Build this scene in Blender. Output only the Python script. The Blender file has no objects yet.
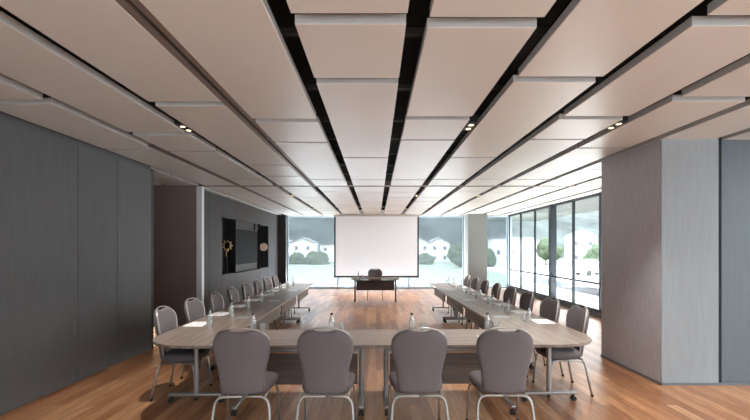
import bpy, bmesh, math, random
from mathutils import Vector, Matrix, noise
R = random.Random(7)
PI = math.pi
scene = bpy.context.scene
C = scene.collection

# ------------------------------------------------------------------ camera
CAM_H, F = 1.68, 425.0
cam = bpy.data.cameras.new('camera')
cam.sensor_width = 36.0
cam.lens = F / 750 * 36.0
cam.shift_x = -1.0 / 750
cam.shift_y = 38.0 / 750
cam.clip_end = 2000
co = bpy.data.objects.new('camera', cam)
co.location = (0, 0, CAM_H)
co.rotation_euler = (PI / 2, 0, 0)
C.objects.link(co)
scene.camera = co

# ------------------------------------------------------------------ world, exposure
w = bpy.data.worlds.new('world')
scene.world = w
w.use_nodes = True
nt = w.node_tree
bg = nt.nodes['Background']
tc = nt.nodes.new('ShaderNodeTexCoord')
sp = nt.nodes.new('ShaderNodeSeparateXYZ')
rp = nt.nodes.new('ShaderNodeValToRGB')
nt.links.new(tc.outputs['Generated'], sp.inputs[0])
nt.links.new(sp.outputs['Z'], rp.inputs[0])
nt.links.new(rp.outputs[0], bg.inputs[0])
rp.color_ramp.elements[0].position = 0.0
rp.color_ramp.elements[0].color = (1.0, 0.985, 0.95, 1)
rp.color_ramp.elements[1].position = 0.6
rp.color_ramp.elements[1].color = (0.86, 0.93, 1.0, 1)
bg.inputs[1].default_value = 11
scene.view_settings.view_transform = 'Standard'
scene.view_settings.look = 'None'
scene.view_settings.gamma = 1
scene.view_settings.use_curve_mapping = False
scene.view_settings.exposure = 0.0
scene.cycles.use_denoising = True
scene.cycles.max_bounces = 12
scene.cycles.diffuse_bounces = 8
scene.cycles.transparent_max_bounces = 16
scene.cycles.caustics_reflective = False
scene.cycles.caustics_refractive = False
scene.cycles.sample_clamp_indirect = 6

ZC = 3.015          # underside of the ceiling panels
YB = 17.4           # window wall at the far end
XR = 5.40           # window wall on the right
XL, XL2 = -3.75, -3.95


def portal(name, loc, rot, sx, sy):
    l = bpy.data.lights.new(name, 'AREA')
    l.shape = 'RECTANGLE'
    l.size, l.size_y = sx, sy
    l.cycles.is_portal = True
    o = bpy.data.objects.new(name, l)
    o.location = loc
    o.rotation_euler = rot
    C.objects.link(o)


portal('window_portal', (XR + .2, 11.4, 1.6), (0, PI / 2, 0), 2.8, 12.2)
portal('window_portal', (1.0, YB + .25, 1.6), (-PI / 2, 0, 0), 9.0, 2.8)
portal('window_portal', (-.5, -2.7, 1.6), (PI / 2, 0, 0), 13.5, 2.9)
portal('window_portal', (7.1, 1.3, 1.6), (0, PI / 2, 0), 2.8, 7.4)



def fill_light(name, loc, rot, sx, sy, e, col):
    # added upward fill strip, hidden below the sill outdoors, brightens the ceiling
    l = bpy.data.lights.new(name, 'AREA')
    l.shape = 'RECTANGLE'
    l.size, l.size_y = sx, sy
    l.energy = e
    l.color = col
    o = bpy.data.objects.new(name, l)
    o.location = loc
    o.rotation_euler = rot
    C.objects.link(o)


fill_light('added_fill_light', (6.75, 11.4, -.62), (0, PI - .55, 0), 1.2, 11.5, 950, (.96, .98, 1))
fill_light('added_fill_light', (0, YB + 1.0, -.30), (PI + .75, 0, 0), 8.0, 1.0, 2500, (.96, .98, 1))

# ------------------------------------------------------------------ materials
def mat(name, col, rough=.6, metal=0., var=0., scale=(8, 8, 8), bump=0., trans=0., ior=1.45, emit=None, es=0., spec=None, detail=4):
    m = bpy.data.materials.new(name)
    m.use_nodes = True
    n = m.node_tree
    b = n.nodes['Principled BSDF']
    b.inputs['Roughness'].default_value = rough
    b.inputs['Metallic'].default_value = metal
    b.inputs['IOR'].default_value = ior
    if spec is not None:
        b.inputs['Specular IOR Level'].default_value = spec
    if trans:
        b.inputs['Transmission Weight'].default_value = trans
    c = (*col, 1)
    if emit:
        b.inputs['Emission Color'].default_value = (*emit, 1)
        b.inputs['Emission Strength'].default_value = es
    t = n.nodes.new('ShaderNodeTexCoord')
    mp = n.nodes.new('ShaderNodeMapping')
    mp.inputs['Scale'].default_value = scale
    nz = n.nodes.new('ShaderNodeTexNoise')
    nz.inputs['Scale'].default_value = 1
    nz.inputs['Detail'].default_value = detail
    n.links.new(t.outputs['Object'], mp.inputs[0])
    n.links.new(mp.outputs[0], nz.inputs['Vector'])
    r = n.nodes.new('ShaderNodeValToRGB')
    v = max(var, .02)
    r.color_ramp.elements[0].position = .3
    r.color_ramp.elements[1].position = .7
    r.color_ramp.elements[0].color = (*[x * (1 - v) for x in col], 1)
    r.color_ramp.elements[1].color = (*[min(1, x * (1 + v)) for x in col], 1)
    n.links.new(nz.outputs['Fac'], r.inputs[0])
    n.links.new(r.outputs[0], b.inputs['Base Color'])
    if bump:
        bp = n.nodes.new('ShaderNodeBump')
        bp.inputs['Strength'].default_value = bump
        bp.inputs['Distance'].default_value = .004
        n.links.new(nz.outputs['Fac'], bp.inputs['Height'])
        n.links.new(bp.outputs[0], b.inputs['Normal'])
    return m


def floor_mat():
    m = bpy.data.materials.new('oak_floor')
    m.use_nodes = True
    n = m.node_tree
    b = n.nodes['Principled BSDF']
    t = n.nodes.new('ShaderNodeTexCoord')
    mp = n.nodes.new('ShaderNodeMapping')
    mp.inputs['Rotation'].default_value = (0, 0, PI / 2)
    n.links.new(t.outputs['Object'], mp.inputs[0])
    br = n.nodes.new('ShaderNodeTexBrick')
    br.offset = .37
    br.offset_frequency = 3
    br.inputs['Color1'].default_value = (0, 0, 0, 1)
    br.inputs['Color2'].default_value = (1, 1, 1, 1)
    br.inputs['Mortar'].default_value = (.2, .2, .2, 1)
    br.inputs['Scale'].default_value = 1
    br.inputs['Mortar Size'].default_value = .0016
    br.inputs['Brick Width'].default_value = 1.35
    br.inputs['Row Height'].default_value = .115
    n.links.new(mp.outputs[0], br.inputs['Vector'])
    cr = n.nodes.new('ShaderNodeValToRGB')
    e = cr.color_ramp.elements
    e[0].position = 0
    e[0].color = (.27, .115, .05, 1)
    e[1].position = 1
    e[1].color = (.53, .295, .155, 1)
    k = e.new(.35)
    k.color = (.39, .18, .083, 1)
    k = e.new(.7)
    k.color = (.47, .24, .12, 1)
    n.links.new(br.outputs['Color'], cr.inputs[0])
    m2 = n.nodes.new('ShaderNodeMapping')
    m2.inputs['Scale'].default_value = (14, 1.3, 1)
    n.links.new(t.outputs['Object'], m2.inputs[0])
    nz = n.nodes.new('ShaderNodeTexNoise')
    nz.inputs['Scale'].default_value = 1.6
    nz.inputs['Detail'].default_value = 7
    nz.inputs['Roughness'].default_value = .65
    nz.inputs['Distortion'].default_value = .6
    n.links.new(m2.outputs[0], nz.inputs['Vector'])
    c2 = n.nodes.new('ShaderNodeValToRGB')
    c2.color_ramp.elements[0].position = .3
    c2.color_ramp.elements[0].color = (.62, .56, .52, 1)
    c2.color_ramp.elements[1].position = .7
    c2.color_ramp.elements[1].color = (1.18, 1.16, 1.12, 1)
    n.links.new(nz.outputs['Fac'], c2.inputs[0])
    mx = n.nodes.new('ShaderNodeMix')
    mx.data_type = 'RGBA'
    mx.blend_type = 'MULTIPLY'
    mx.inputs[0].default_value = 1
    n.links.new(cr.outputs[0], mx.inputs[6])
    n.links.new(c2.outputs[0], mx.inputs[7])
    mo = n.nodes.new('ShaderNodeMix')
    mo.data_type = 'RGBA'
    mo.inputs[7].default_value = (.05, .03, .018, 1)
    n.links.new(br.outputs['Fac'], mo.inputs[0])
    n.links.new(mx.outputs[2], mo.inputs[6])
    n.links.new(mo.outputs[2], b.inputs['Base Color'])
    b.inputs['Roughness'].default_value = .32
    b.inputs['Specular IOR Level'].default_value = .5
    return m


def wood_mat(name, c0, c1, axis='x', rough=.38, sc=1.0):
    m = bpy.data.materials.new(name)
    m.use_nodes = True
    n = m.node_tree
    b = n.nodes['Principled BSDF']
    t = n.nodes.new('ShaderNodeTexCoord')
    mp = n.nodes.new('ShaderNodeMapping')
    s = {'x': (1.1, 26, 26), 'y': (26, 1.1, 26), 'z': (26, 26, 1.1)}[axis]
    mp.inputs['Scale'].default_value = [v * sc for v in s]
    n.links.new(t.outputs['Object'], mp.inputs[0])
    nz = n.nodes.new('ShaderNodeTexNoise')
    nz.inputs['Scale'].default_value = 1
    nz.inputs['Detail'].default_value = 6
    nz.inputs['Distortion'].default_value = .8
    n.links.new(mp.outputs[0], nz.inputs['Vector'])
    r = n.nodes.new('ShaderNodeValToRGB')
    r.color_ramp.elements[0].position = .32
    r.color_ramp.elements[1].position = .68
    r.color_ramp.elements[0].color = (*c0, 1)
    r.color_ramp.elements[1].color = (*c1, 1)
    n.links.new(nz.outputs['Fac'], r.inputs[0])
    n.links.new(r.outputs[0], b.inputs['Base Color'])
    b.inputs['Roughness'].default_value = rough
    return m


def pane_mat(name, gloss=.08, tint=(1, 1, 1)):
    m = bpy.data.materials.new(name)
    m.use_nodes = True
    n = m.node_tree
    n.nodes.remove(n.nodes['Principled BSDF'])
    out = n.nodes['Material Output']
    tr = n.nodes.new('ShaderNodeBsdfTransparent')
    tr.inputs[0].default_value = (*tint, 1)
    gl = n.nodes.new('ShaderNodeBsdfGlossy')
    gl.inputs['Roughness'].default_value = .02
    mx = n.nodes.new('ShaderNodeMixShader')
    mx.inputs[0].default_value = gloss
    n.links.new(tr.outputs[0], mx.inputs[1])
    n.links.new(gl.outputs[0], mx.inputs[2])
    n.links.new(mx.outputs[0], out.inputs[0])
    return m


def screen_mat():
    m = bpy.data.materials.new('thin_projection_fabric')
    m.use_nodes = True
    n = m.node_tree
    n.nodes.remove(n.nodes['Principled BSDF'])
    df = n.nodes.new('ShaderNodeBsdfDiffuse')
    df.inputs[0].default_value = (.93, .93, .95, 1)
    tl = n.nodes.new('ShaderNodeBsdfTranslucent')
    tl.inputs[0].default_value = (.93, .93, .95, 1)
    a = n.nodes.new('ShaderNodeMixShader')
    a.inputs[0].default_value = .08
    n.links.new(df.outputs[0], a.inputs[1])
    n.links.new(tl.outputs[0], a.inputs[2])
    n.links.new(a.outputs[0], n.nodes['Material Output'].inputs[0])
    return m


def ware_mat(name, clear, gloss):
    m = bpy.data.materials.new(name)
    m.use_nodes = True
    n = m.node_tree
    n.nodes.remove(n.nodes['Principled BSDF'])
    out = n.nodes['Material Output']
    tr = n.nodes.new('ShaderNodeBsdfTransparent')
    tr.inputs[0].default_value = (.96, .98, .98, 1)
    gl = n.nodes.new('ShaderNodeBsdfGlossy')
    gl.inputs['Roughness'].default_value = .06
    df = n.nodes.new('ShaderNodeBsdfDiffuse')
    df.inputs[0].default_value = (.8, .84, .84, 1)
    a = n.nodes.new('ShaderNodeMixShader')
    a.inputs[0].default_value = 1 - gloss / (1 - clear)
    n.links.new(gl.outputs[0], a.inputs[1])
    n.links.new(df.outputs[0], a.inputs[2])
    mx = n.nodes.new('ShaderNodeMixShader')
    mx.inputs[0].default_value = 1 - clear
    n.links.new(tr.outputs[0], mx.inputs[1])
    n.links.new(a.outputs[0], mx.inputs[2])
    n.links.new(mx.outputs[0], out.inputs[0])
    return m


def blind_mat():
    m = bpy.data.materials.new('sheer_blind_fabric')
    m.use_nodes = True
    n = m.node_tree
    n.nodes.remove(n.nodes['Principled BSDF'])
    out = n.nodes['Material Output']
    tr = n.nodes.new('ShaderNodeBsdfTransparent')
    tr.inputs[0].default_value = (.93, .97, 1, 1)
    tl = n.nodes.new('ShaderNodeBsdfTranslucent')
    tl.inputs[0].default_value = (.05, .055, .058, 1)
    df = n.nodes.new('ShaderNodeBsdfDiffuse')
    df.inputs[0].default_value = (.16, .175, .18, 1)
    a = n.nodes.new('ShaderNodeMixShader')
    a.inputs[0].default_value = .5
    n.links.new(tl.outputs[0], a.inputs[1])
    n.links.new(df.outputs[0], a.inputs[2])
    mx = n.nodes.new('ShaderNodeMixShader')
    mx.inputs[0].default_value = .40
    n.links.new(tr.outputs[0], mx.inputs[1])
    n.links.new(a.outputs[0], mx.inputs[2])
    n.links.new(mx.outputs[0], out.inputs[0])
    return m


M = dict(
    floor=floor_mat(),
    panel=mat('ceiling_panel_paint', (.70, .675, .635), .36, spec=.5, var=.015, scale=(1, 1, 1)),
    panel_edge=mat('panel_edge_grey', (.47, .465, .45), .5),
    plenum=mat('plenum_black', (.012, .012, .012), .8),
    duct=mat('duct_grey', (.035, .035, .037), .6),
    track=mat('track_brown_metal', (.22, .175, .155), .5, metal=.3),
    trackgap=mat('track_slot', (.015, .013, .012), .8),
    wall_dark=mat('dark_grey_fabric_panel', (.105, .108, .110), .55, var=.10, scale=(55, 55, 2.5), bump=.15, detail=5),
    wall_dark2=mat('dark_grey_laminate', (.066, .063, .064), .6, spec=.2, var=.06, scale=(30, 30, 2)),
    alcove=mat('brown_grey_wall', (.27, .205, .185), .6, var=.05, scale=(3, 3, 3)),
    alu=mat('aluminium', (.85, .86, .88), .4),
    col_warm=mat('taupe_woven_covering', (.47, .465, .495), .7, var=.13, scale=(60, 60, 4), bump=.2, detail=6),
    pier=mat('grey_green_pier_covering', (.24, .255, .245), .7, var=.06, scale=(60, 60, 3)),
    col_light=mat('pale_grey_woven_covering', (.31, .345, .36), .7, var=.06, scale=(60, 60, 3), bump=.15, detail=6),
    blue_panel=mat('blue_grey_panel', (.135, .165, .185), .45, var=.05, scale=(30, 30, 1.5)),
    black=mat('matt_black', (.012, .012, .012), .5),
    skirt=mat('grey_skirting', (.16, .17, .18), .4),
    darkframe=mat('dark_window_frame', (.045, .055, .065), .4, metal=.3),
    lightframe=mat('light_window_frame', (.50, .58, .64), .4),
    glass_pane=pane_mat('window_glass'),
    blind=blind_mat(),
    fabric=mat('mauve_grey_fabric', (.172, .150, .156), .85, var=.10, scale=(160, 160, 160), bump=.25),
    seatfab=mat('mauve_grey_seat_fabric', (.145, .126, .127), .85, var=.10, scale=(160, 160, 160), bump=.25),
    rim=mat('pale_champagne_metal', (.50, .46, .42), .35, metal=.55),
    legmetal=mat('satin_pewter_metal', (.40, .385, .36), .33, metal=.65),
    tabletop=wood_mat('taupe_wood_grain', (.17, .128, .104), (.335, .268, .225), 'x', .30),
    tedge=wood_mat('table_edge_wood', (.075, .058, .05), (.115, .09, .078), 'x'),
    modesty=wood_mat('modesty_wood', (.10, .075, .063), (.175, .138, .118), 'x', .5),
    dark_top=wood_mat('dark_brown_wood', (.10, .06, .045), (.20, .125, .095), 'x'),
    dark_mod=wood_mat('dark_brown_panel', (.045, .026, .020), (.085, .05, .038), 'x', .5),
    tmetal=mat('table_leg_metal', (.36, .35, .34), .35, metal=.6),
    bronze=mat('bronze_leg', (.09, .06, .045), .4, metal=.5),
    rubber=mat('black_rubber', (.015, .015, .015), .5),
    paper=mat('white_paper', (.93, .93, .94), .6),
    glass=ware_mat('clear_tumbler_glass', .74, .16),
    water=ware_mat('clear_bottle_glass', .62, .20),
    cap=mat('dark_cap', (.03, .032, .035), .4),
    socket=mat('silver_socket_lid', (.50, .53, .54), .3, metal=.4),
    screen=screen_mat(),
    tv=mat('tv_glass', (.014, .015, .016), .6, spec=.05),
    gold=mat('gold', (.85, .62, .30), .3, metal=.8),
    rose=mat('rose_gold', (.85, .60, .48), .4, metal=.4),
    lantern=mat('lantern_shade', (.9, .7, .5), .6, emit=(1, .66, .38), es=1.3),
    lamp=mat('lamp_lens', (1, .8, .5), .4, emit=(1, .72, .38), es=5),
    ground=mat('outdoor_lawn', (.20, .245, .18), .9, var=.2, scale=(.2, .2, .2)),
    paving=mat('pale_paving', (.50, .50, .49), .8, var=.05, scale=(1, 1, 1)),
    hill=mat('wooded_hill', (.050, .064, .062), .95, var=.55, scale=(.12, .12, .12), detail=8),
    house=mat('white_render', (.62, .62, .61), .8),
    roof=mat('pale_roof', (.20, .20, .205), .7),
    hwin=mat('house_window_glass', (.11, .125, .14), .4),
    leaf=mat('tree_foliage', (.055, .082, .045), .9, var=.4, scale=(2, 2, 2)),
    bark=mat('bark', (.12, .09, .06), .9),
    soffit=mat('grey_soffit', (.20, .215, .21), .7),
    bounce_ground=mat('pale_bounce_ground', (.60, .60, .59), .8),
    parapet=mat('slate_parapet', (.20, .24, .27), .7),
    car_w=mat('car_paint_white', (.4, .4, .4), .25),
    car_d=mat('car_paint_grey', (.12, .13, .15), .25),
)


# ------------------------------------------------------------------ mesh helpers
class MB:
    def __init__(s):
        s.bm = bmesh.new()

    def box(s, a, b, bev=0., seg=2):
        g = bmesh.ops.create_cube(s.bm, size=1)
        vs = g['verts']
        c = [(a[i] + b[i]) / 2 for i in range(3)]
        d = [abs(b[i] - a[i]) for i in range(3)]
        for v in vs:
            v.co = Vector((v.co.x * d[0] + c[0], v.co.y * d[1] + c[1], v.co.z * d[2] + c[2]))
        if bev:
            es = list({e for v in vs for e in v.link_edges})
            bmesh.ops.bevel(s.bm, geom=es, offset=bev, segments=seg, affect='EDGES', profile=.5)
        return s

    def tube(s, pts, r, seg=10, ry=None):
        pts = [Vector(p) for p in pts]
        n = len(pts)
        rings = []
        up = None
        for i, p in enumerate(pts):
            t = (pts[min(i + 1, n - 1)] - pts[max(i - 1, 0)]).normalized()
            if up is None:
                up = Vector((0, 0, 1)) if abs(t.z) < .9 else Vector((0, 1, 0))
            u = (up - t * up.dot(t)).normalized()
            up = u
            v = t.cross(u)
            rr = r[i] if isinstance(r, (list, tuple)) else r
            r2 = rr if ry is None else ry
            rings.append([s.bm.verts.new(p + u * (math.cos(2 * PI * k / seg) * rr) + v * (math.sin(2 * PI * k / seg) * r2)) for k in range(seg)])
        for a, b in zip(rings, rings[1:]):
            for k in range(seg):
                s.bm.faces.new((a[k], a[(k + 1) % seg], b[(k + 1) % seg], b[k]))
        s.bm.faces.new(rings[0][::-1])
        s.bm.faces.new(rings[-1])
        return s

    def lathe(s, prof, c=(0, 0, 0), seg=20):
        rings = []
        for r, z in prof:
            if r < 1e-5:
                rings.append([s.bm.verts.new((c[0], c[1], c[2] + z))])
            else:
                rings.append([s.bm.verts.new((c[0] + r * math.cos(2 * PI * k / seg), c[1] + r * math.sin(2 * PI * k / seg), c[2] + z)) for k in range(seg)])
        for a, b in zip(rings, rings[1:]):
            for k in range(seg):
                k2 = (k + 1) % seg
                if len(a) == 1 and len(b) > 1:
                    s.bm.faces.new((a[0], b[k2], b[k]))
                elif len(b) == 1 and len(a) > 1:
                    s.bm.faces.new((a[k], a[k2], b[0]))
                elif len(a) > 1:
                    s.bm.faces.new((a[k], a[k2], b[k2], b[k]))
        return s

    def prism(s, out, z0, z1, bev=0.):
        lo = [s.bm.verts.new((x, y, z0)) for x, y in out]
        hi = [s.bm.verts.new((x, y, z1)) for x, y in out]
        n = len(out)
        fs = [s.bm.faces.new(lo[::-1]), s.bm.faces.new(hi)]
        for k in range(n):
            s.bm.faces.new((lo[k], lo[(k + 1) % n], hi[(k + 1) % n], hi[k]))
        if bev:
            es = [e for f in fs for e in f.edges]
            bmesh.ops.bevel(s.bm, geom=es, offset=bev, segments=2, affect='EDGES', profile=.5)
        return s

    def xform(s, m):
        s.bm.transform(m)
        return s

    def build(s, name, m, parent=None, smooth=False, angle=None):
        bmesh.ops.recalc_face_normals(s.bm, faces=s.bm.faces)
        me = bpy.data.meshes.new(name)
        s.bm.to_mesh(me)
        s.bm.free()
        me.materials.append(M[m])
        if smooth:
            for p in me.polygons:
                p.use_smooth = True
            if angle:
                me.set_sharp_from_angle(angle=angle)
        o = bpy.data.objects.new(name, me)
        C.objects.link(o)
        if parent is not None:
            o.parent = parent
        return o


def thing(name, label, cat, loc=(0, 0, 0), rz=0., group=None):
    o = bpy.data.objects.new(name, None)
    o.empty_display_size = .1
    C.objects.link(o)
    o.location = loc
    o.rotation_euler = (0, 0, rz)
    return tag(o, label, cat, group)


def tag(o, label, cat, group=None, kind=None):
    o['label'] = label
    o['category'] = cat
    if group:
        o['group'] = group
    if kind:
        o['kind'] = kind
    return o


def struct(o, label=None):
    o['kind'] = 'structure'
    if label:
        o['label'] = label
    return o


def dup(root, loc, rz, label):
    def cp(o, par):
        c = o.copy()
        C.objects.link(c)
        c.parent = par
        for ch in list(o.children):
            cp(ch, c)
        return c
    r = cp(root, None)
    r.location = loc
    r.rotation_euler = (0, 0, rz)
    r['label'] = label
    return r


SM = math.radians(40)

# ------------------------------------------------------------------ floor and ceiling
m = MB().prism([(-8, -2.6), (7.0, -2.6), (7.0, 5.4), (XR + .15, 5.4), (XR + .15, YB + .15), (-8, YB + .15)], -.15, 0)
struct(m.build('floor', 'floor'))

pl = MB().box((-8, -2.6, 3.38), (7.0, YB + .2, 3.45))
ceil = struct(pl.build('ceiling', 'plenum'))
GAP = .13
S = lambda k: -.55 + .795 * k
J = {-9: [3.0, 5.0, 7.9], -8: [2.9, 4.9, 7.9], -7: [3.9, 6.8, 7.8], -6: [2.9, 5.8, 7.8], -5: [3.2, 5.3, 7.85],
     -4: [1.9, 3.83, 5.72, 6.86], -3: [1.6, 4.9, 5.85, 8.2], -2: [1.9, 3.88, 6.82, 7.88],
     -1: [1.0, 4.39, 5.35, 8.28], 0: [2.42, 3.34, 6.26, 8.28], 1: [2.46, 4.31, 5.23, 8.28], 2: [1.4, 3.31, 6.23, 8.25],
     3: [2.44, 4.3, 5.2, 8.2], 4: [1.9, 3.75, 5.65, 8.25], 5: [3.3, 5.25, 7.2, 8.25], 6: [2.4, 4.3, 6.25, 8.2], 7: [3.3, 6.2]}
JF = [[10.13, 12.25, 14.2, 16.1], [10.13, 11.2, 13.2, 15.1], [11.2, 12.2, 14.2, 15.1], [10.1, 13.1, 14.1, 16.0]]
panels = []
for k in range(-9, 8):
    x0 = S(k) + GAP / 2
    x1 = S(k + 1) - GAP / 2
    if k == 7:
        x1 = XR - .02
    segs = []
    y = -2.45
    for j in J[k] + [9.03]:
        segs.append((y, j))
        y = j + (.115 if j < 5 else .06)
    segs[-1] = (segs[-1][0], 9.09)
    if k >= -5:
        y = 9.28
        for j in JF[k % 4] + [YB - .15]:
            segs.append((y, j))
            y = j + .05
    for a, b in segs:
        panels.append((x0, x1, a, b))
panels.sort(key=lambda p: (0 if abs((p[0] + p[1]) / 2) < max(p[3], .1) * .93 and p[3] > 1 else 1, p[3]))
rest = MB()


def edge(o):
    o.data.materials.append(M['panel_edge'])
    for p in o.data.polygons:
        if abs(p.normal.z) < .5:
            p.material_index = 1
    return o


for i, (x0, x1, a, b) in enumerate(panels):
    if i < 98:
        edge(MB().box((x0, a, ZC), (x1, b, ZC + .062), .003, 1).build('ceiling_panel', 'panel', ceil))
    else:
        rest.box((x0, a, ZC), (x1, b, ZC + .062))
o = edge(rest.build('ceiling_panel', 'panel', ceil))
o['kind'] = 'stuff'
# crossing hangers seen in the dark slots
hg = MB()
for yy in (2.1, 2.9, 3.9, 4.9, 5.7, 6.6, 7.5, 8.4, 10.4, 11.8, 13.1, 14.6, 16):
    hg.box((-8, yy, ZC + .13), (XR, yy + .05, ZC + .17))
for xx in (-6.2, -2.5, .95, 4.6):
    hg.box((xx, -2.4, ZC + .2), (xx + .25, YB, ZC + .3))
hg.build('hanger', 'duct', ceil)


def track(name, x0, y0, x1, y1, along):
    m = MB()
    g = .018
    zt, zb = ZC + .1, ZC + .002
    if along == 'y':
        xc = (x0 + x1) / 2
        m.box((x0, y0, zb), (xc - g, y1, zt)).box((xc + g, y0, zb), (x1, y1, zt))
        s_ = MB().box((xc - g, y0, zb + .03), (xc + g, y1, zt))
    else:
        yc = (y0 + y1) / 2
        m.box((x0, y0, zb), (x1, yc - g, zt)).box((x0, yc + g, zb), (x1, y1, zt))
        s_ = MB().box((x0, yc - g, zb + .03), (x1, yc + g, zt))
    o = struct(m.build(name, 'track'), 'brown metal track for sliding partition set in the ceiling')
    s_.build('slot', 'trackgap', o)


track('trim_1', S(-1) - .07, -2.4, S(-1) + .07, 9.10, 'y')
track('trim_2', S(-3) - .07, 5.6, S(-3) + .07, 9.10, 'y')
track('trim_3', XL2 + .1, 9.11, XR - .1, 9.26, 'x')
track('trim_4', S(-3) - .07, 9.28, S(-3) + .07, YB - .15, 'y')

# ------------------------------------------------------------------ left side
WT = ZC - .012
wl = struct(MB().box((XL - .13, -2.6, 0), (XL - .012, 7.10, 3.4)).build('wall_left', 'wall_dark'))
ys = [-2.6, -1.6, .2, 2.0, 3.8, 5.35, 6.16, 7.12]
for a, b in zip(ys, ys[1:]):
    MB().box((XL - .012, a + .004, .012), (XL, b - .004, WT - .04), .003, 1).build('wall_panel', 'wall_dark', wl)
struct(MB().box((XL - .16, 7.10, 0), (XL + .004, 7.16, WT)).build('trim_5', 'wall_dark2'), 'dark grey end post of the panelled wall')
al = struct(MB().box((-8, 9.15, 0), (-3.86, 9.30, 3.4)).build('wall_alcove', 'alcove'))
struct(MB().box((-8, 6.9, 0), (XL - .13, 7.05, 3.4)).build('wall_passage_added', 'alcove'))  # unseen wall added to keep light out of the alcove
struct(MB().box((-8.15, -2.6, 0), (-8, 9.3, 3.4)).build('wall_passage', 'alcove'))
struct(MB().box((-3.86, 9.13, 0), (-3.74, 9.25, WT), .006).build('trim_6', 'alu'), 'bright aluminium edge post between alcove and wall')

# far left wall with recessed display niche
N0, N1, NZ0, NZ1, ND = 10.9, 15.6, .97, 2.49, .32
wl2 = MB()
wl2.box((XL2 - .4, 9.31, 0), (XL2 - .36, YB, 3.4))
wb = struct(wl2.build('wall_left_far', 'wall_dark2'))
for a, b in ((9.31, 10.05), (10.05, N0)):
    MB().box((XL2 - .36, a + .004, 0), (XL2, b - .004, WT), .003, 1).build('wall_panel', 'wall_dark2', wb)
for a, b in ((N0, 12.0), (12.0, 14.5), (14.5, N1)):
    MB().box((XL2 - .36, a + .004, NZ1), (XL2, b - .004, WT), .003, 1).build('wall_panel', 'wall_dark2', wb)
    MB().box((XL2 - .36, a + .004, 0), (XL2, b - .004, NZ0), .003, 1).build('wall_panel', 'wall_dark2', wb)
MB().box((XL2 - .36, N1 + .004, 0), (XL2, YB - .3, WT), .003, 1).build('wall_panel', 'wall_dark2', wb)
for a, b in ((N0, 12.0), (14.5, N1)):
    m = MB()
    m.box((XL2 - ND, a, NZ0), (XL2 - ND + .01, b, NZ1))
    m.box((XL2 - ND, a, NZ0), (XL2 - .004, a + .012, NZ1)).box((XL2 - ND, b - .012, NZ0), (XL2 - .004, b, NZ1))
    m.box((XL2 - ND, a, NZ0), (XL2 - .004, b, NZ0 + .012)).box((XL2 - ND, a, NZ1 - .012), (XL2 - .004, b, NZ1))
    o = m.build('niche_lining', 'black', wb)
MB().box((XL2 - .2, 12.01, NZ0), (XL2 - .10, 14.49, NZ1)).build('niche_back_panel', 'wall_dark2', wb)
MB().box((XL2 - .10, 14.1, 2.27), (XL2 - .06, 14.45, NZ1 - .02), .004).build('speaker_grille', 'black', wb)
struct(MB().box((XL2 - .3, YB - .3, 0), (-3.63, YB + .1, 3.4)).build('trim_7', 'black'), 'black corner pilaster beside the far window')

# tv
tv = thing('television', 'wide black wall-mounted television between the two dark display niches', 'television', (XL2 - .10, 13.25, 1.18))
MB().box((0, -1.1, 0), (.05, 1.1, 1.07), .008).build('casing', 'black', tv)
MB().box((.0505, -1.08, .02), (.053, 1.08, 1.05)).build('screen', 'tv', tv)
# sculptures
g = thing('swirl_sculpture', 'gold swirl ring sculpture on thin stem in the left display niche', 'sculpture', (XL2 - .12, 11.62, NZ0 + .0125))
MB().lathe([(0, 0), (.08, 0), (.08, .02), (.01, .03), (.01, .46), (0, .46)]).build('stand', 'black', g, True, SM)
m = MB()
pts = [(.11 * math.cos(t) * (1 - .04 * t), 0, .76 + .12 * math.sin(t) * (1 - .03 * t)) for t in [i * .25 - .6 for i in range(30)]]
m.tube(pts, .011, 8)
m.build('swirl', 'gold', g, True)
m = MB()
m.tube([(-.02, 0, .47), (-.03, 0, .55), (0, 0, .62), (.04, 0, .68)], .013, 8)
m.build('stem', 'gold', g, True)
for i in range(9):
    t = i * .7
    q = MB()
    q.lathe([(0, -.018), (.013, -.012), (.018, 0), (.013, .012), (0, .018)], (.14 * math.cos(t), 0, .76 + .14 * math.sin(t)), 10)
    q.build('bead', 'gold', g, True)
g = thing('disc_sculpture', 'rose gold petalled disc sculpture on stand in the right display niche', 'sculpture', (XL2 - .03, 15.05, NZ0 + .0125), .25)
MB().lathe([(0, 0), (.08, 0), (.08, .02), (.01, .03), (.01, .56), (0, .56)]).build('stand', 'black', g, True, SM)
m = MB()
m.lathe([(.035, -.015), (.132, -.02), (.14, 0), (.132, .02), (.035, .03)], (0, 0, 0), 32)
for i in range(24):
    t = 2 * PI * i / 24
    m.tube([(.045 * math.cos(t), .045 * math.sin(t), -.02), (.128 * math.cos(t), .128 * math.sin(t), -.022)], .008, 6)
m.xform(Matrix.Translation((0, 0, .73)) @ Matrix.Rotation(PI / 2, 4, 'X') @ Matrix.Scale(-1, 4, (0, 0, 1)))
m.build('disc', 'rose', g, True, SM)
MB().lathe([(0, -.04), (.03, -.03), (.04, 0), (.03, .03), (0, .04)], (0, 0, .73), 14).build('boss', 'gold', g, True)

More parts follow.
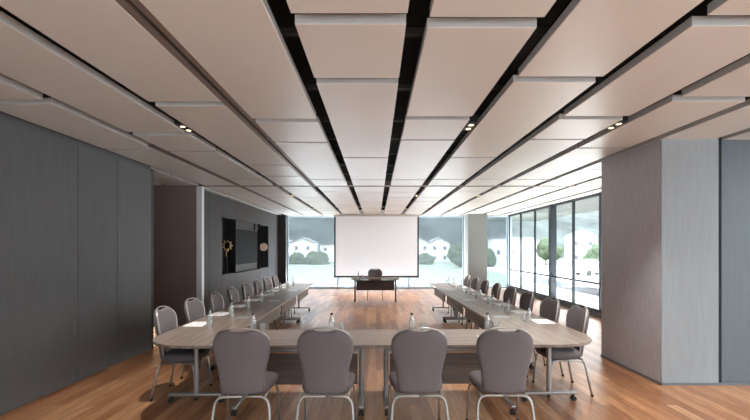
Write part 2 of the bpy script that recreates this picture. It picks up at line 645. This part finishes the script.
# lantern on the floor in the passage
ln = thing('floor_lantern', 'small lit cream lattice lantern on the floor at the passage corner', 'lantern', (-3.84, 7.30, 0))
MB().box((-.10, -.10, .02), (.10, .10, .30), .01).build('shade', 'lantern', ln)
m = MB()
for i in range(5):
    for z in (.0, ):
        pass
    x = -.105 + .0525 * i
    m.box((x - .004, -.108, 0), (x + .004, -.101, .32)).box((x - .004, .101, 0), (x + .004, .108, .32))
    m.box((-.108, x - .004, 0), (-.101, x + .004, .32)).box((.101, x - .004, 0), (.108, x + .004, .32))
for i in range(6):
    z = .004 + .062 * i
    m.box((-.108, -.108, z - .004), (.108, -.101, z + .004)).box((-.108, .101, z - .004), (.108, .108, z + .004))
    m.box((-.108, -.108, z - .004), (-.101, .108, z + .004)).box((.101, -.108, z - .004), (.108, .108, z + .004))
m.build('lattice', 'rim', ln)

# ------------------------------------------------------------------ right block
struct(MB().box((3.50, 5.225, 0), (4.20, 6.60, 3.4)).build('wall_column', 'col_warm'))
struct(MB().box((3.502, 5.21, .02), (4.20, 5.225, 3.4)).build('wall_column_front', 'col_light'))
struct(MB().box((4.17, 5.30, 0), (4.31, 5.5, 3.4)).build('trim_8', 'black'), 'black shadow gap between pale column and blue-grey panel')
struct(MB().box((4.262, 5.24, .02), (7.0, 5.40, 3.4)).build('wall_right', 'blue_panel'))
m = MB().box((3.49, 5.195, 0), (7.0, 5.225, .028)).box((3.485, 5.195, 0), (3.5, 6.6, .028))
struct(m.build('baseboard_right', 'skirt'))
# glazed side behind the camera position
for yy in (-2.5, .1, 2.7, 5.3):
    struct(MB().box((6.88, yy - .05, 0), (7.0, yy + .05, 3.4)).build('trim_20', 'darkframe'))
# far column
struct(MB().box((3.60, 16.6, 0), (4.34, YB + .1, 3.4)).build('wall_pier', 'pier'))

# ------------------------------------------------------------------ windows
wn = [0]


def window(axis, a, b, base, z0, z1, t0=.08, transom=None, fm='darkframe', wl_=.05):
    """axis 'x': in the far wall, spans X a..b at Y=base.  'y': in the right wall, spans Y a..b at X=base."""
    wn[0] += 1
    def bx(m, u0, u1, v0, v1, d0=0., d1=t0, bev=.004):
        if axis == 'x':
            m.box((u0, base + d0, v0), (u1, base + d1, v1), bev, 1)
        else:
            m.box((base + d0, u0, v0), (base + d1, u1, v1), bev, 1)
    f = MB()
    bx(f, a, a + wl_, z0, z1)
    bx(f, b - wl_, b, z0, z1)
    bx(f, a, b, z0, z0 + .05)
    bx(f, a, b, z1 - .05, z1)
    if transom:
        bx(f, a, b, transom - .025, transom + .025, -.004)
    o = struct(f.build('window_%d' % wn[0], fm))
    p = MB()
    bx(p, a + wl_, b - wl_, z0 + .05, z1 - .05, t0 * .45, t0 * .45 + .006, 0)
    p.build('pane', 'glass_pane', o)
    return o


# far wall: head and sill
for a, b in ((-3.63, -1.57), (-1.57, 1.34), (1.34, 3.60), (4.34, XR)):
    window('x', a, b, YB, .02, ZC - .03, fm='lightframe')
struct(MB().box((-3.63, YB - .12, ZC - .02), (3.60, YB + .12, 3.4)).build('trim_9', 'panel'), 'white blind box above the far windows')
struct(MB().box((4.34, YB - .12, ZC - .02), (XR, YB + .12, 3.4)).build('trim_10', 'panel'), 'white blind box above the far corner window')
struct(MB().box((-3.63, YB - .05, 0), (3.6, YB + .15, .03)).build('baseboard_far', 'skirt'))
# right wall windows
ys = [17.33 - 1.412 * i for i in range(9)]
for i, (b, a) in enumerate(zip(ys, ys[1:])):
    window('y', a, b, XR, .13, ZC - .02, t0=.06, transom=.81, wl_=.035)
struct(MB().box((XR - .05, ys[3] - .09, .13), (XR + .13, ys[3] + .09, ZC - .02), .004).build('trim_11', 'darkframe'), 'wide dark mullion in the right window wall')
struct(MB().box((XR - .04, 5.4, 0), (XR + .2, YB + .1, .13)).build('baseboard_window', 'darkframe'))
struct(MB().box((XR - .03, 5.4, ZC - .03), (XR + .2, YB + .1, 3.4)).build('trim_12', 'darkframe'), 'dark head beam over the right windows')
struct(MB().box((XR, 17.33, 0), (XR + .15, YB + .1, 3.4)).build('trim_13', 'lightframe'), 'pale corner post between far and right windows')

# blinds
def blind(x0, x1, label, zb=.10):
    o = thing('roller_blind', label, 'blind', (0, YB - .16, 0), 0, 'sheer roller blinds on the far windows')
    m = MB()
    v = [(x0, 0, zb), (x1, 0, zb), (x1, 0, ZC - .05), (x0, 0, ZC - .05)]
    m.box((x0, -.0008, zb), (x1, .0008, ZC - .05))
    m.build('fabric', 'blind', o)
    MB().box((x0, -.012, zb - .03), (x1, .012, zb), .004).build('bottom_bar', 'lightframe', o)
    m = MB()
    m.tube([(x0, 0, ZC - .05), (x1, 0, ZC - .05)], .022, 12)
    m.build('roller_tube', 'lightframe', o, True, SM)


blind(-3.57, -1.63, 'sheer white roller blind left of the projection screen')
blind(-1.53, 1.30, 'sheer white roller blind hidden behind the projection screen')
blind(1.38, 3.56, 'sheer white roller blind right of the projection screen')
blind(4.38, XR - .04, 'sheer white roller blind on the narrow far corner window')

# glazed rear side behind the camera: posts and head only
for xx in (-7.9, -5, -2, 1, 4, 6.95):
    struct(MB().box((xx - .05, -2.6, 0), (xx + .05, -2.5, 3.4)).build('trim_21', 'darkframe'))
struct(MB().box((-8, -2.6, 3.0), (7, -2.5, 3.45)).build('trim_22', 'darkframe'))
struct(MB().box((-30, -40, -.14), (30, -2.6, -.04)).build('unseen_bounce_ground', 'bounce_ground'))  # unseen pale ground added to bounce sky light up to the ceiling
struct(MB().box((-30, -17, -.04), (30, -15, 7)).build('unseen_light_blocker', 'parapet'))  # unseen block added to cut low light from behind the camera
struct(MB().box((20, -15, -.04), (22, 4, 6)).build('unseen_light_blocker', 'parapet'))  # unseen block added to cut light from the side
struct(MB().box((7.0, -2.6, -.14), (30, 4.0, -.04)).build('terrace_side', 'parapet'))

# ------------------------------------------------------------------ furniture frame (turned a hair against the room)
TH = .0146


def P(x, y, z=0.):
    return (-.017 + x * math.cos(TH) - (y - 4.06) * math.sin(TH), 4.06 + x * math.sin(TH) + (y - 4.06) * math.cos(TH), z)


def caster(par, x, y, metal='rubber'):
    m = MB()
    for s in (-1, 1):
        m.tube([(x + s * .006, y, .028), (x + s * .024, y, .028)], .027, 14)
    m.box((x - .006, y - .012, .02), (x + .006, y + .012, .058))
    m.tube([(x, y, .04), (x, y, .072)], .012, 10)
    m.build('caster', metal, par, True, SM)


def make_table(name, label, L, D, outline=None, legs=None, modesty=None, group=None, loc=(0, 0, 0), rz=0., dark=False, zt=.735, footmid=None, beam=None, flip=1):
    """local frame: X along the length, Y across; sitters on the -Y side."""
    t = thing(name, label, 'table', loc, rz, group)
    out = outline or [(-L / 2 + .001, -D / 2), (L / 2 - .001, -D / 2), (L / 2 - .001, D / 2), (-L / 2 + .001, D / 2)]
    top = MB().prism(out, zt - .024, zt, .002).build('tabletop', 'dark_top' if dark else 'tabletop', t)
    MB().prism([(x * (1 - .004 / L), y * (1 - .006 / D)) for x, y in out], zt - .030, zt - .0242).build('edge_band', 'dark_mod' if dark else 'tedge', top)
    lm = 'bronze' if dark else 'tmetal'
    for x in legs:
        m = MB()
        m.tube([(x, 0, .10), (x, 0, zt - .06)], .026, 14)
        m.box((x - .03, -D / 2 + .10, zt - .06), (x + .03, D / 2 - .10, zt - .031), .004)
        lg = m.build('leg', lm, t, True, SM)
        f = MB().box((x - .026, -D / 2 + .10, .072), (x + .026, D / 2 - .10, .105), .012, 3)
        f.build('foot_bar', lm, lg, True, SM)
        for y in (-D / 2 + .13, D / 2 - .13):
            caster(lg, x, y)
    my, mz0, mz1 = modesty
    x0, x1 = min(legs) + .04, max(legs) - .04
    MB().box((x0, my - .009, mz0), (x1, my + .009, mz1), .003).build('modesty_panel', 'dark_mod' if dark else 'modesty', t)
    for x in (x0 + .1, x1 - .1):
        MB().box((x - .02, my - .006, mz1 - .02), (x + .02, my + .006, zt - .031)).build('bracket', lm, t)
    bm_ = MB()
    bz = beam if beam else zt - .1
    by = 0 if beam is None else my
    bm_.box((x0 - .03, by - .02 - (0 if beam is None else .0), bz), (x1 + .03, by + .02, bz + .035), .006)
    bm_.build('cross_beam', lm, t)
    return t


AL = (11.44 - 4.13) / 4
XI, XO = 1.527, 2.33
AD = XO - XI
AC = (XI + XO) / 2
side_word = {-1: 'left', 1: 'right'}
ordw = ['first', 'second', 'third', 'fourth', 'fifth', 'sixth', 'seventh', 'eighth']
# arms: local X runs away from the camera for the right arm (rot +90), towards it for the left arm (rot -90)
for s in (-1, 1):
    for i in range(4):
        yc = 4.13 + AL * (i + .5)
        rz = PI / 2 if s == 1 else -PI / 2
        # right arm rot +90: local +X -> world +Y, local +Y -> world -X (inner).  left arm rot -90: +X -> -Y, +Y -> +X (inner)
        sgn = 1 if s == 1 else -1          # local x that points towards the far end
        outl = None
        legs = [-AL / 2 + .09, AL / 2 - .09]
        if i == 0:
            r = .5
            hx, hy = AL / 2 - .001, AD / 2
            pts = []
            # near outer corner rounded: near = local x = -sgn*hx ; outer = local y = -hy
            cx, cy = (-hx + r), (-hy + r)
            for q in range(13):
                a = PI + (PI / 2) * q / 12
                pts.append((cx + r * math.cos(a), cy + r * math.sin(a)))
            pts += [(hx, -hy), (hx, hy), (-hx, hy)]
            if sgn == -1:
                pts = [(-x, y) for x, y in pts][::-1]
            outl = pts
            legs = sorted([sgn * (-AL / 2 + .52), sgn * (AL / 2 - .09)])
        where = ['nearest the camera, with rounded outer corner', 'second from the camera', 'third from the camera', 'farthest, ending by the far windows'][i]
        make_table('conference_table', 'taupe wood table in the %s arm, %s' % (side_word[s], where), AL, AD,
                   outl, legs, (AD / 2 - .16, .44, .69), 'tables of the U-shaped arrangement', P(s * AC, yc), rz + TH)
for s in (-1, 1):
    make_table('conference_table', 'taupe wood table in the front row, %s of the centre seam' % side_word[s], 1.525, .80, None,
               [-.6325, .6325], (-.06, .25, .57), 'tables of the U-shaped arrangement', P(s * .763, 4.53), TH, beam=.595)
LT = (-.02, 13.35)
make_table('presenter_table', 'dark brown table on wheels in front of the projection screen', 'x' and 1.49, .62, None, [-.64, .64], (.0, .345, .64), None,
           (LT[0], LT[1] + .05, 0), PI, dark=True)


# ------------------------------------------------------------------ chairs
def make_chair(label):
    t = thing('banquet_chair', label, 'chair', (0, 0, 0), 0, 'mauve grey banquet chairs')
    hw = [(.415, .10), (.419, .145), (.430, .172), (.46, .184), (.55, .193), (.66, .209), (.74, .231), (.80, .2435), (.85, .2455), (.89, .238), (.925, .219), (.952, .190), (.972, .155), (.986, .118)]
    dip = [(.988, .098), (.978, .083), (.970, .055), (.968, 0)]
    rgt = [(x, z) for z, x in hw] + [(x, z) for z, x in dip]
    outl = rgt + [(-x, z) for x, z in rgt[:-1][::-1]]
    # resample the outline evenly
    P2 = [Vector(p) for p in outl]
    n = len(P2)
    L = [0]
    for i in range(n):
        L.append(L[-1] + (P2[(i + 1) % n] - P2[i]).length)
    res = []
    NN = 72
    for k in range(NN):
        d = L[-1] * k / NN
        i = max(j for j in range(n) if L[j] <= d)
        u = (d - L[i]) / (L[i + 1] - L[i])
        res.append(P2[i].lerp(P2[(i + 1) % n], u))

    def warp(x, y, z):
        lean = -.185 - .085 * ((z - .41) / .59) ** 1.2
        return (x, y + lean + .75 * x * x, z)
    b = bmesh.new()
    c = Vector((0, .69))

    def dome(th, prof):
        rings = []
        for s_, yy in prof:
            rings.append([b.verts.new(warp((c.x + (p.x - c.x) * s_), th * yy, (c.y + (p.y - c.y) * s_))) for p in res])
        return rings
    fr = dome(.034, [(.985, .1), (1.0, .35), (.985, .62), (.95, .84), (.88, .95), (.75, 1.0), (.5, 1.0), (.25, 1.0)])
    bk = dome(-.022, [(.985, .2), (.97, .6), (.92, .9), (.8, 1.0), (.5, 1.0), (.25, 1.0)])
    allr = bk[::-1] + fr
    for r0, r1 in zip(allr, allr[1:]):
        for k in range(NN):
            b.faces.new((r0[k], r0[(k + 1) % NN], r1[(k + 1) % NN], r1[k]))
    cf = b.verts.new(warp(0, .034, .69))
    cb = b.verts.new(warp(0, -.022, .69))
    for k in range(NN):
        b.faces.new((cf, allr[-1][k], allr[-1][(k + 1) % NN]))
        b.faces.new((cb, allr[0][(k + 1) % NN], allr[0][k]))
    m = MB()
    m.bm = b
    back = m.build('backrest', 'fabric', t, True)
    # rim with carrying handle
    rim = [(.168, .428), (.184, .46), (.193, .55), (.209, .66), (.231, .74), (.2435, .80), (.2455, .85), (.238, .89), (.219, .926), (.190, .956), (.152, .979), (.10, .993), (.05, .999), (0, 1.0)]
    full = [(x, z) for x, z in rim] + [(-x, z) for x, z in rim[:-1][::-1]]
    m = MB()
    m.tube([warp(x * .972, .024 if z < .9 else .024 - .016 * (z - .9) / .1, z) for x, z in full], .0065, 8, ry=.010)
    m.build('back_frame', 'rim', t, True)
    # seat cushion
    b = bmesh.new()
    out = []
    for k in range(48):
        a = 2 * PI * k / 48
        ca, sa = math.cos(a), math.sin(a)
        e = .42
        x = math.copysign(abs(ca) ** e, ca) * .235
        y = math.copysign(abs(sa) ** e, sa) * .215
        x *= (1 + .10 * (y / .215))
        out.append((x, y + .035))
    rings = []
    for s_, z in [(.3, .405), (.85, .405), (.93, .41), (.97, .425), (1.0, .45), (.995, .472), (.96, .488), (.88, .498), (.7, .506), (.35, .51)]:
        rings.append([b.verts.new((x * s_, .035 + (y - .035) * s_, z)) for x, y in out])
    for r0, r1 in zip(rings, rings[1:]):
        for k in range(48):
            b.faces.new((r0[k], r0[(k + 1) % 48], r1[(k + 1) % 48], r1[k]))
    b.faces.new(rings[0][::-1])
    b.faces.new(rings[-1])
    m = MB()
    m.bm = b
    m.build('seat', 'seatfab', t, True)
    # frame under the seat
    m = MB()
    for s in (-1, 1):
        m.tube([(s * .195, -.16, .394), (s * .20, .18, .394)], .011, 8)
    m.tube([(-.2, .10, .394), (.2, .10, .394)], .010, 8)
    m.build('seat_frame', 'legmetal', t, True)
    for s in (-1, 1):
        m = MB()
        m.tube([(0, -.178, .396), (s * .10, -.178, .396), (s * .165, -.178, .394), (s * .20, -.18, .382), (s * .222, -.184, .355), (s * .234, -.192, .31), (s * .243, -.212, .2), (s * .25, -.25, .012)], .0125, 12)
        lg = m.build('leg', 'legmetal', t, True)
        MB().lathe([(0, 0), (.016, 0), (.016, .02), (.0135, .028), (0, .028)], (s * .25, -.25, 0), 12).build('foot_glide', 'rubber', lg, True, SM)
        m = MB()
        m.tube([(s * .198, .05, .396), (s * .208, .14, .394), (s * .222, .18, .382), (s * .232, .20, .35), (s * .238, .212, .28), (s * .245, .235, .012)], .0115, 12)
        lg = m.build('leg', 'legmetal', t, True)
        MB().lathe([(0, 0), (.015, 0), (.015, .02), (.0125, .028), (0, .028)], (s * .245, .235, 0), 12).build('foot_glide', 'rubber', lg, True, SM)
    return t


fr_lab = ['mauve grey chair seen from behind, leftmost of the four in front',
          'mauve grey chair seen from behind, just left of the front seam',
          'mauve grey chair seen from behind, just right of the front seam',
          'mauve grey chair seen from behind, rightmost of the four in front']
c0 = make_chair(fr_lab[0])
first = True
for i, x in enumerate((-1.152, -.425, .385, 1.137)):
    loc = P(x, 3.865 - (.0 if i else 0))
    rz = TH + (.03, -.01, .012, -.035)[i]
    if i == 0:
        c0.location = loc
        c0.rotation_euler = (0, 0, rz)
    else:
        dup(c0, loc, rz, fr_lab[i])
jit = [.04, -.05, .03, .06, -.04, .02, -.06, .03]
for i in range(8):
    wl_ = 'nearest the camera' if i == 0 else 'farthest from the camera' if i == 7 else ordw[i] + ' from the camera'
    dup(c0, P(-(2.205 - .002 * i), 4.96 + .812 * i - (.025 if i == 1 else 0)), -PI / 2 + TH + jit[i], 'mauve grey chair outside the left arm of tables, %s' % wl_)
    dup(c0, P(2.225 - .004 * i, 5.02 + .803 * i - (.06 if i == 1 else .03 if i == 3 else 0)), PI / 2 + TH - jit[7 - i], 'mauve grey chair outside the right arm of tables, %s' % wl_)
dup(c0, (-.03, LT[1] + .55, 0), PI, 'mauve grey chair behind the dark presenter table, facing the camera')

# ------------------------------------------------------------------ things on the tables
ZT = .7353


def make_bottle(label):
    t = thing('water_bottle', label, 'bottle', (0, 0, 0), 0, 'glass water bottles on the tables')
    MB().lathe([(0, .001), (.029, .001), (.032, .006), (.032, .11), (.028, .135), (.014, .165), (.0125, .19), (.0, .19)], seg=18).build('bottle_body', 'water', t, True, SM)
    MB().lathe([(0, .186), (.0155, .186), (.0155, .206), (.013, .209), (0, .209)], seg=16).build('cap', 'cap', t, True, SM)
    return t


def make_glass(label):
    t = MB().lathe([(0, 0), (.026, 0), (.033, .10), (.0315, .10), (.025, .008), (0, .008)], seg=18).build('drinking_glass', 'glass', None, True, SM)
    return tag(t, label, 'glass', 'drinking glasses beside the bottles')


def make_pad(label):
    t = thing('notepad', label, 'notepad', (0, 0, 0), 0, 'white notepads at the seats')
    MB().box((-.115, -.16, 0), (.115, .16, .006), .001, 1).build('sheets', 'paper', t)
    MB().tube([(.03, -.07, .0105), (.045, .07, .0105)], .004, 8).build('pen', 'alu', t, True)
    return t


b0 = g0 = n0 = None


def put(kind, loc, rz, label):
    global b0, g0, n0
    src = {'b': b0, 'g': g0, 'n': n0}[kind]
    if src is None:
        o = {'b': make_bottle, 'g': make_glass, 'n': make_pad}[kind](label)
        o.location = loc
        o.rotation_euler = (0, 0, rz)
        if kind == 'b':
            b0 = o
        elif kind == 'g':
            g0 = o
        else:
            n0 = o
        return o
    return dup(src, loc, rz, label)


fp = ['leftmost seat', 'seat left of the centre seam', 'seat right of the centre seam', 'rightmost seat']
for i, (xb, xg, xn) in enumerate(((-1.36, -1.25, -1.37), (-.475, -.36, -.50), (.435, .555, .44), (1.30, 1.39, 1.21))):
    put('b', P(xb, 4.83, ZT), 0, 'small clear water bottle on the front row, before the %s' % fp[i])
    put('g', P(xg, 4.80, ZT), 0, 'clear tumbler on the front row, before the %s' % fp[i])
    put('n', P(xn, 4.38, ZT), R.uniform(-.05, .05), 'white notepad on the front row, before the %s' % fp[i])
for s in (-1, 1):
    for i in range(8):
        wl_ = 'nearest the camera' if i == 0 else 'farthest from the camera' if i == 7 else ordw[i] + ' from the camera'
        y = (5.20 + .812 * i) if s < 0 else (5.38 + .803 * i)
        if i == 7:
            y -= .1
        put('b', P(s * 1.985, y, ZT), 0, 'small clear water bottle on the %s arm, %s' % (side_word[s], wl_))
        put('g', P(s * 1.95, y + (-.13 if s < 0 else .12), ZT), 0, 'clear tumbler on the %s arm, %s' % (side_word[s], wl_))
        yn = (5.29 + .812 * i) if s < 0 else (5.42 + .803 * i)
        put('n', P(s * 2.175, yn - (.1 if i == 7 else 0), ZT), R.uniform(-.06, .06), 'white notepad on the %s arm, %s' % (side_word[s], wl_))
    for i in range(3):
        yy = 4.13 + AL * (i + 1) - .14
        o = MB().box((-.10, -.09, 0), (.10, .09, .004), .0015, 1).build('socket_lid', 'socket', None)
        o.location = P(s * 1.76, yy, ZT)
        o.rotation_euler = (0, 0, TH)
        tag(o, 'flat silver socket lid on the %s arm, %s from the camera' % (side_word[s], ordw[i]), 'socket', 'socket lids at the inner table edge')
put('b', (-.55, LT[1] - .05, ZT), 0, 'small clear water bottle on the dark presenter table')
put('g', (-.43, LT[1] - .05, ZT), 0, 'clear tumbler on the dark presenter table')

# ------------------------------------------------------------------ projection screen
sc_ = thing('projection_screen', 'large white projection screen with black border hanging before the far windows', 'screen', (.0, 17.0, 0))
sx0, sx1, sz0, sz1 = -1.672, 1.714, .495, 2.94
m = MB()
m.bm.faces.new([m.bm.verts.new(p) for p in ((sx0 + .05, -.001, sz0 + .06), (sx1 - .05, -.001, sz0 + .06), (sx1 - .05, -.001, sz1), (sx0 + .05, -.001, sz1))])
m.build('white_surface', 'screen', sc_)
m = MB()
m.box((sx0, -.003, sz0 + .03), (sx0 + .06, .001, sz1)).box((sx1 - .06, -.003, sz0 + .03), (sx1, .001, sz1)).box((sx0, -.003, sz0 + .03), (sx1, .001, sz0 + .07))
m.build('black_border', 'black', sc_)
MB().box((sx0 - .02, -.02, sz0), (sx1 + .02, .02, sz0 + .035), .008).build('weight_bar', 'bronze', sc_)
MB().box((sx0 - .05, -.05, sz1), (sx1 + .05, .07, ZC - .001), .01).build('housing', 'panel', sc_)

# ------------------------------------------------------------------ ceiling spotlights
def downlight(x, y, label, first=[None]):
    if first[0] is None:
        t = thing('twin_downlight', label, 'ceiling light', (x, y, ZC), 0, 'twin downlights in the ceiling slots')
        MB().box((-.05, -.16, .012), (.05, .16, .09), .004).build('housing', 'black', t)
        for s in (-1, 1):
            MB().lathe([(.034, .004), (.036, .012), (.0, .012)], (0, s * .075, 0), 16).build('bezel', 'rim', t, True, SM)
            MB().lathe([(0, .006), (.024, .006), (.024, .0115), (0, .0115)], (0, s * .075, 0), 16).build('lens', 'lamp', t, True, SM)
        l = bpy.data.lights.new('downlight_beam', 'SPOT')
        l.energy = 200
        l.color = (1, .96, .92)
        l.spot_size = 1.5
        l.spot_blend = .8
        l.shadow_soft_size = .04
        lo = bpy.data.objects.new('downlight_beam', l)
        lo.location = (0, 0, -.01)
        lo.parent = t
        C.objects.link(lo)
        first[0] = t
        return t
    return dup(first[0], (x, y, ZC), 0, label)


downlight(S(-2), 4.78, 'twin warm downlight in the ceiling slot above the left arm')
downlight(S(2), 4.72, 'twin warm downlight in the ceiling slot right of the screen axis')
for x_, y_, w_ in ((S(-2), 10.9, 'first beyond the cross track on the left'), (S(-2), 14.6, 'second beyond the cross track on the left'),
                   (S(2), 10.9, 'first beyond the cross track right of centre'), (S(2), 14.6, 'second beyond the cross track right of centre'),
                   (S(4), 10.9, 'first beyond the cross track near the right windows'), (S(4), 14.6, 'second beyond the cross track near the right windows'),
                   (S(0), 15.2, 'left of the screen centre'), (S(1), 15.2, 'right of the screen centre')):
    downlight(x_, y_, 'added twin downlight in a far ceiling slot, ' + w_)  # these fixtures are added to brighten the far half of the room
downlight(S(4), 4.68, 'twin warm downlight in the ceiling slot near the taupe column')

# ------------------------------------------------------------------ outside
struct(MB().box((-14, YB + 1.6, -.14), (XR + .2, 22, -.04)).build('terrace_far', 'paving'))
struct(MB().box((7.4, 5.4, -.14), (8.2, 22, -.04)).build('terrace_right', 'paving'))
struct(MB().box((8.0, 5.4, -.04), (8.2, 22, .22)).build('wall_parapet', 'parapet'))
m = MB().box((XR + .22, 5.4, 3.12), (8.2, 22, 3.22))
for i in range(14):
    x = XR + .3 + .19 * i
    m.box((x, 5.4, 3.07), (x + .09, 22, 3.12))
struct(m.build('soffit_outside', 'soffit'))
struct(MB().box((-300, -60, -1.7), (400, 400, -1.5)).build('ground', 'ground'))
struct(MB().box((16, 5, -1.5), (60, 75, -1.47)).build('road', 'paving'))
b = bmesh.new()
gx, gy = 60, 14
V = []
for j in range(gy + 1):
    row = []
    for i in range(gx + 1):
        x = -260 + 620 * i / gx
        y = 125 + 150 * j / gy
        h = (j / gy) ** .8 * (52 + 14 * math.sin(x * .017 + 1) + 10 * noise.noise(Vector((x * .02, y * .02, 0)))) + (3 * noise.noise(Vector((x * .08, y * .08, 3))) if j else 0)
        row.append(b.verts.new((x, y, -1.6 + max(0, h) if j else -1.6)))
    V.append(row)
for j in range(gy):
    for i in range(gx):
        b.faces.new((V[j][i], V[j][i + 1], V[j + 1][i + 1], V[j + 1][i]))
m = MB()
m.bm = b
struct(m.build('hills', 'hill', None, True))


def house(x, y, w, d, h, label, roofh=0., cols=4, rows=2, rz=0.):
    t = thing('house', label, 'house', (x, y, -1.5), rz, 'white houses outside')
    m = MB()
    ng = 2 if w > 6 else 1
    if roofh:
        out = [(-w / 2, 0), (w / 2, 0), (w / 2, h)]
        tops = [(w / 2, h)]
        for q in range(ng):
            xr = w / 2 - w * q / ng
            tops += [(xr - w / ng * .5, h + roofh), (xr - w / ng, h)]
        out = [(-w / 2, 0), (w / 2, 0)] + tops
        m.prism(out, 0, d)
        m.xform(Matrix.Translation((0, d, 0)) @ Matrix.Rotation(PI / 2, 4, 'X'))
        m.build('wall', 'house', t)
        m = MB()
        up = [(x, z + .22) for x, z in tops]
        m.prism(tops + up[::-1], 0, d + .3)
        m.xform(Matrix.Translation((0, d, .02)) @ Matrix.Rotation(PI / 2, 4, 'X'))
    else:
        m.box((-w / 2, 0, 0), (w / 2, d, h))
        m.build('wall', 'house', t)
        m = MB()
        m.box((-w / 2 - .2, -.2, h), (w / 2 + .2, d + .2, h + .25))
    m.build('roof', 'roof', t)
    for i in range(cols):
        for j in range(rows):
            cx = -w / 2 + w * (i + .5) / cols
            cz = h * (j + .5) / rows
            f = MB().box((cx - .4, -.06, cz - .5), (cx + .4, 0, cz + .5)).build('window', 'house', t)
            MB().box((cx - .32, -.08, cz - .42), (cx + .32, -.06, cz + .42)).build('pane', 'hwin', f)


house(-18.5, 92, 10, 8, 4.2, 'white gabled house at left behind the far window', 1.1, 4)
house(-9, 98, 8, 8, 3.8, 'white flat-roofed house beside the gabled one behind the far window', 0, 3)
house(12, 95, 9, 8, 4.2, 'white gabled house right of the projection screen', 1.2, 4)
house(19, 88, 5, 6, 2.4, 'low white house right of the gabled one', 0, 2, 1)
house(24.5, 76, 7.5, 10, 4.8, 'large white block seen through the right windows', 0, 3, 1, -.2)
house(41, 84, 5, 8, 5.5, 'white house on the slope behind the parked cars', 1.1, 2, 2, -.3)
house(35, 92, 5, 6, 4, 'small white house between the block and the slope house', .8, 2, 2, -.3)


def tree(x, y, h, r, label, seed, shrub=False):
    t = thing('shrub' if shrub else 'tree', label, 'shrub' if shrub else 'tree', (x, y, -1.5), 0, 'trees and shrubs outside')
    b = bmesh.new()
    rr = random.Random(seed)
    for k in range(5 if not shrub else 4):
        c = Vector((rr.uniform(-.5, .5) * r, rr.uniform(-.5, .5) * r, h - r * rr.uniform(.7, 1.3)))
        g = bmesh.ops.create_icosphere(b, subdivisions=3, radius=r * rr.uniform(.5, .8))
        for v in g['verts']:
            n_ = noise.noise(v.co * (2.6 / r) + Vector((seed, k, 0)))
            v.co = v.co * (1 + .45 * n_) + c
            v.co.z = max(v.co.z, .05)
    m = MB()
    m.bm = b
    m.build('foliage', 'leaf', t, True)
    MB().tube([(0, 0, 0), (0, 0, h - r)], .12, 8).build('trunk', 'bark', t, True)


tl = [(-23, 80, 3.2, 2.2), (-15, 84, 2.4, 1.8), (-11, 82, 2.6, 1.9), (9.5, 82, 2.4, 1.8), (14.0, 70, 4.2, 2.4), (16.5, 78, 3.4, 2.0), (19.0, 72, 3.0, 1.8),
      (32.0, 80, 5.0, 2.2), (37, 70, 4.4, 2.4), (46, 78, 5.6, 3.2), (33, 60, 2.6, 1.5)]
tw = ['leftmost behind the far left window', 'before the gabled house at left', 'before the flat-roofed house at left', 'at left foot of the house right of the screen',
      'pale rounded one in the right far window', 'behind the rounded one in the right far window', 'by the narrow corner window', 'just right of the large white block',
      'before the slope house', 'rightmost in the right windows', 'small one near the parked cars']
for i, (x, y, h, r) in enumerate(tl):
    tree(x, y, h, r, 'green leafy tree outside, ' + tw[i], i + 3)


def car(x, y, rz, paint, label):
    t = thing('car', label, 'car', (x, y, -1.47), rz, 'cars parked outside')
    b = MB()
    prof = [(-2.1, .35), (-2.15, .7), (-1.9, .9), (-1.3, .95), (-.8, 1.4), (.7, 1.42), (1.3, .98), (2.0, .85), (2.12, .6), (2.05, .35)]
    lo = [b.bm.verts.new((x_, -.85, z_)) for x_, z_ in prof]
    hi = [b.bm.verts.new((x_, .85, z_)) for x_, z_ in prof]
    n = len(prof)
    b.bm.faces.new(lo)
    b.bm.faces.new(hi[::-1])
    for k in range(n):
        b.bm.faces.new((lo[k], hi[k], hi[(k + 1) % n], lo[(k + 1) % n]))
    b.build('body', paint, t)
    for s in (-1, 1):
        q = MB()
        q.prism([(-1.05, 0), (-.75, .36), (.62, .38), (1.1, 0)], 0, .01)
        q.xform(Matrix.Translation((0, s * .85 + (.0 if s > 0 else -.01) + (.012 if s > 0 else 0), 1.0)) @ Matrix.Rotation(PI / 2, 4, 'X'))
        q.build('side_window', 'hwin', t)
        for xx in (-1.35, 1.35):
            MB().tube([(xx, s * .72, .32), (xx, s * .9, .32)], .32, 16).build('wheel', 'rubber', t, True, SM)


car(25, 49, .3, 'car_w', 'white car parked outside, nearest the right windows')
car(29.5, 55, .35, 'car_d', 'dark grey car parked outside beside the white one')
car(33.5, 66, .4, 'car_w', 'white car parked farther off by the slope house')
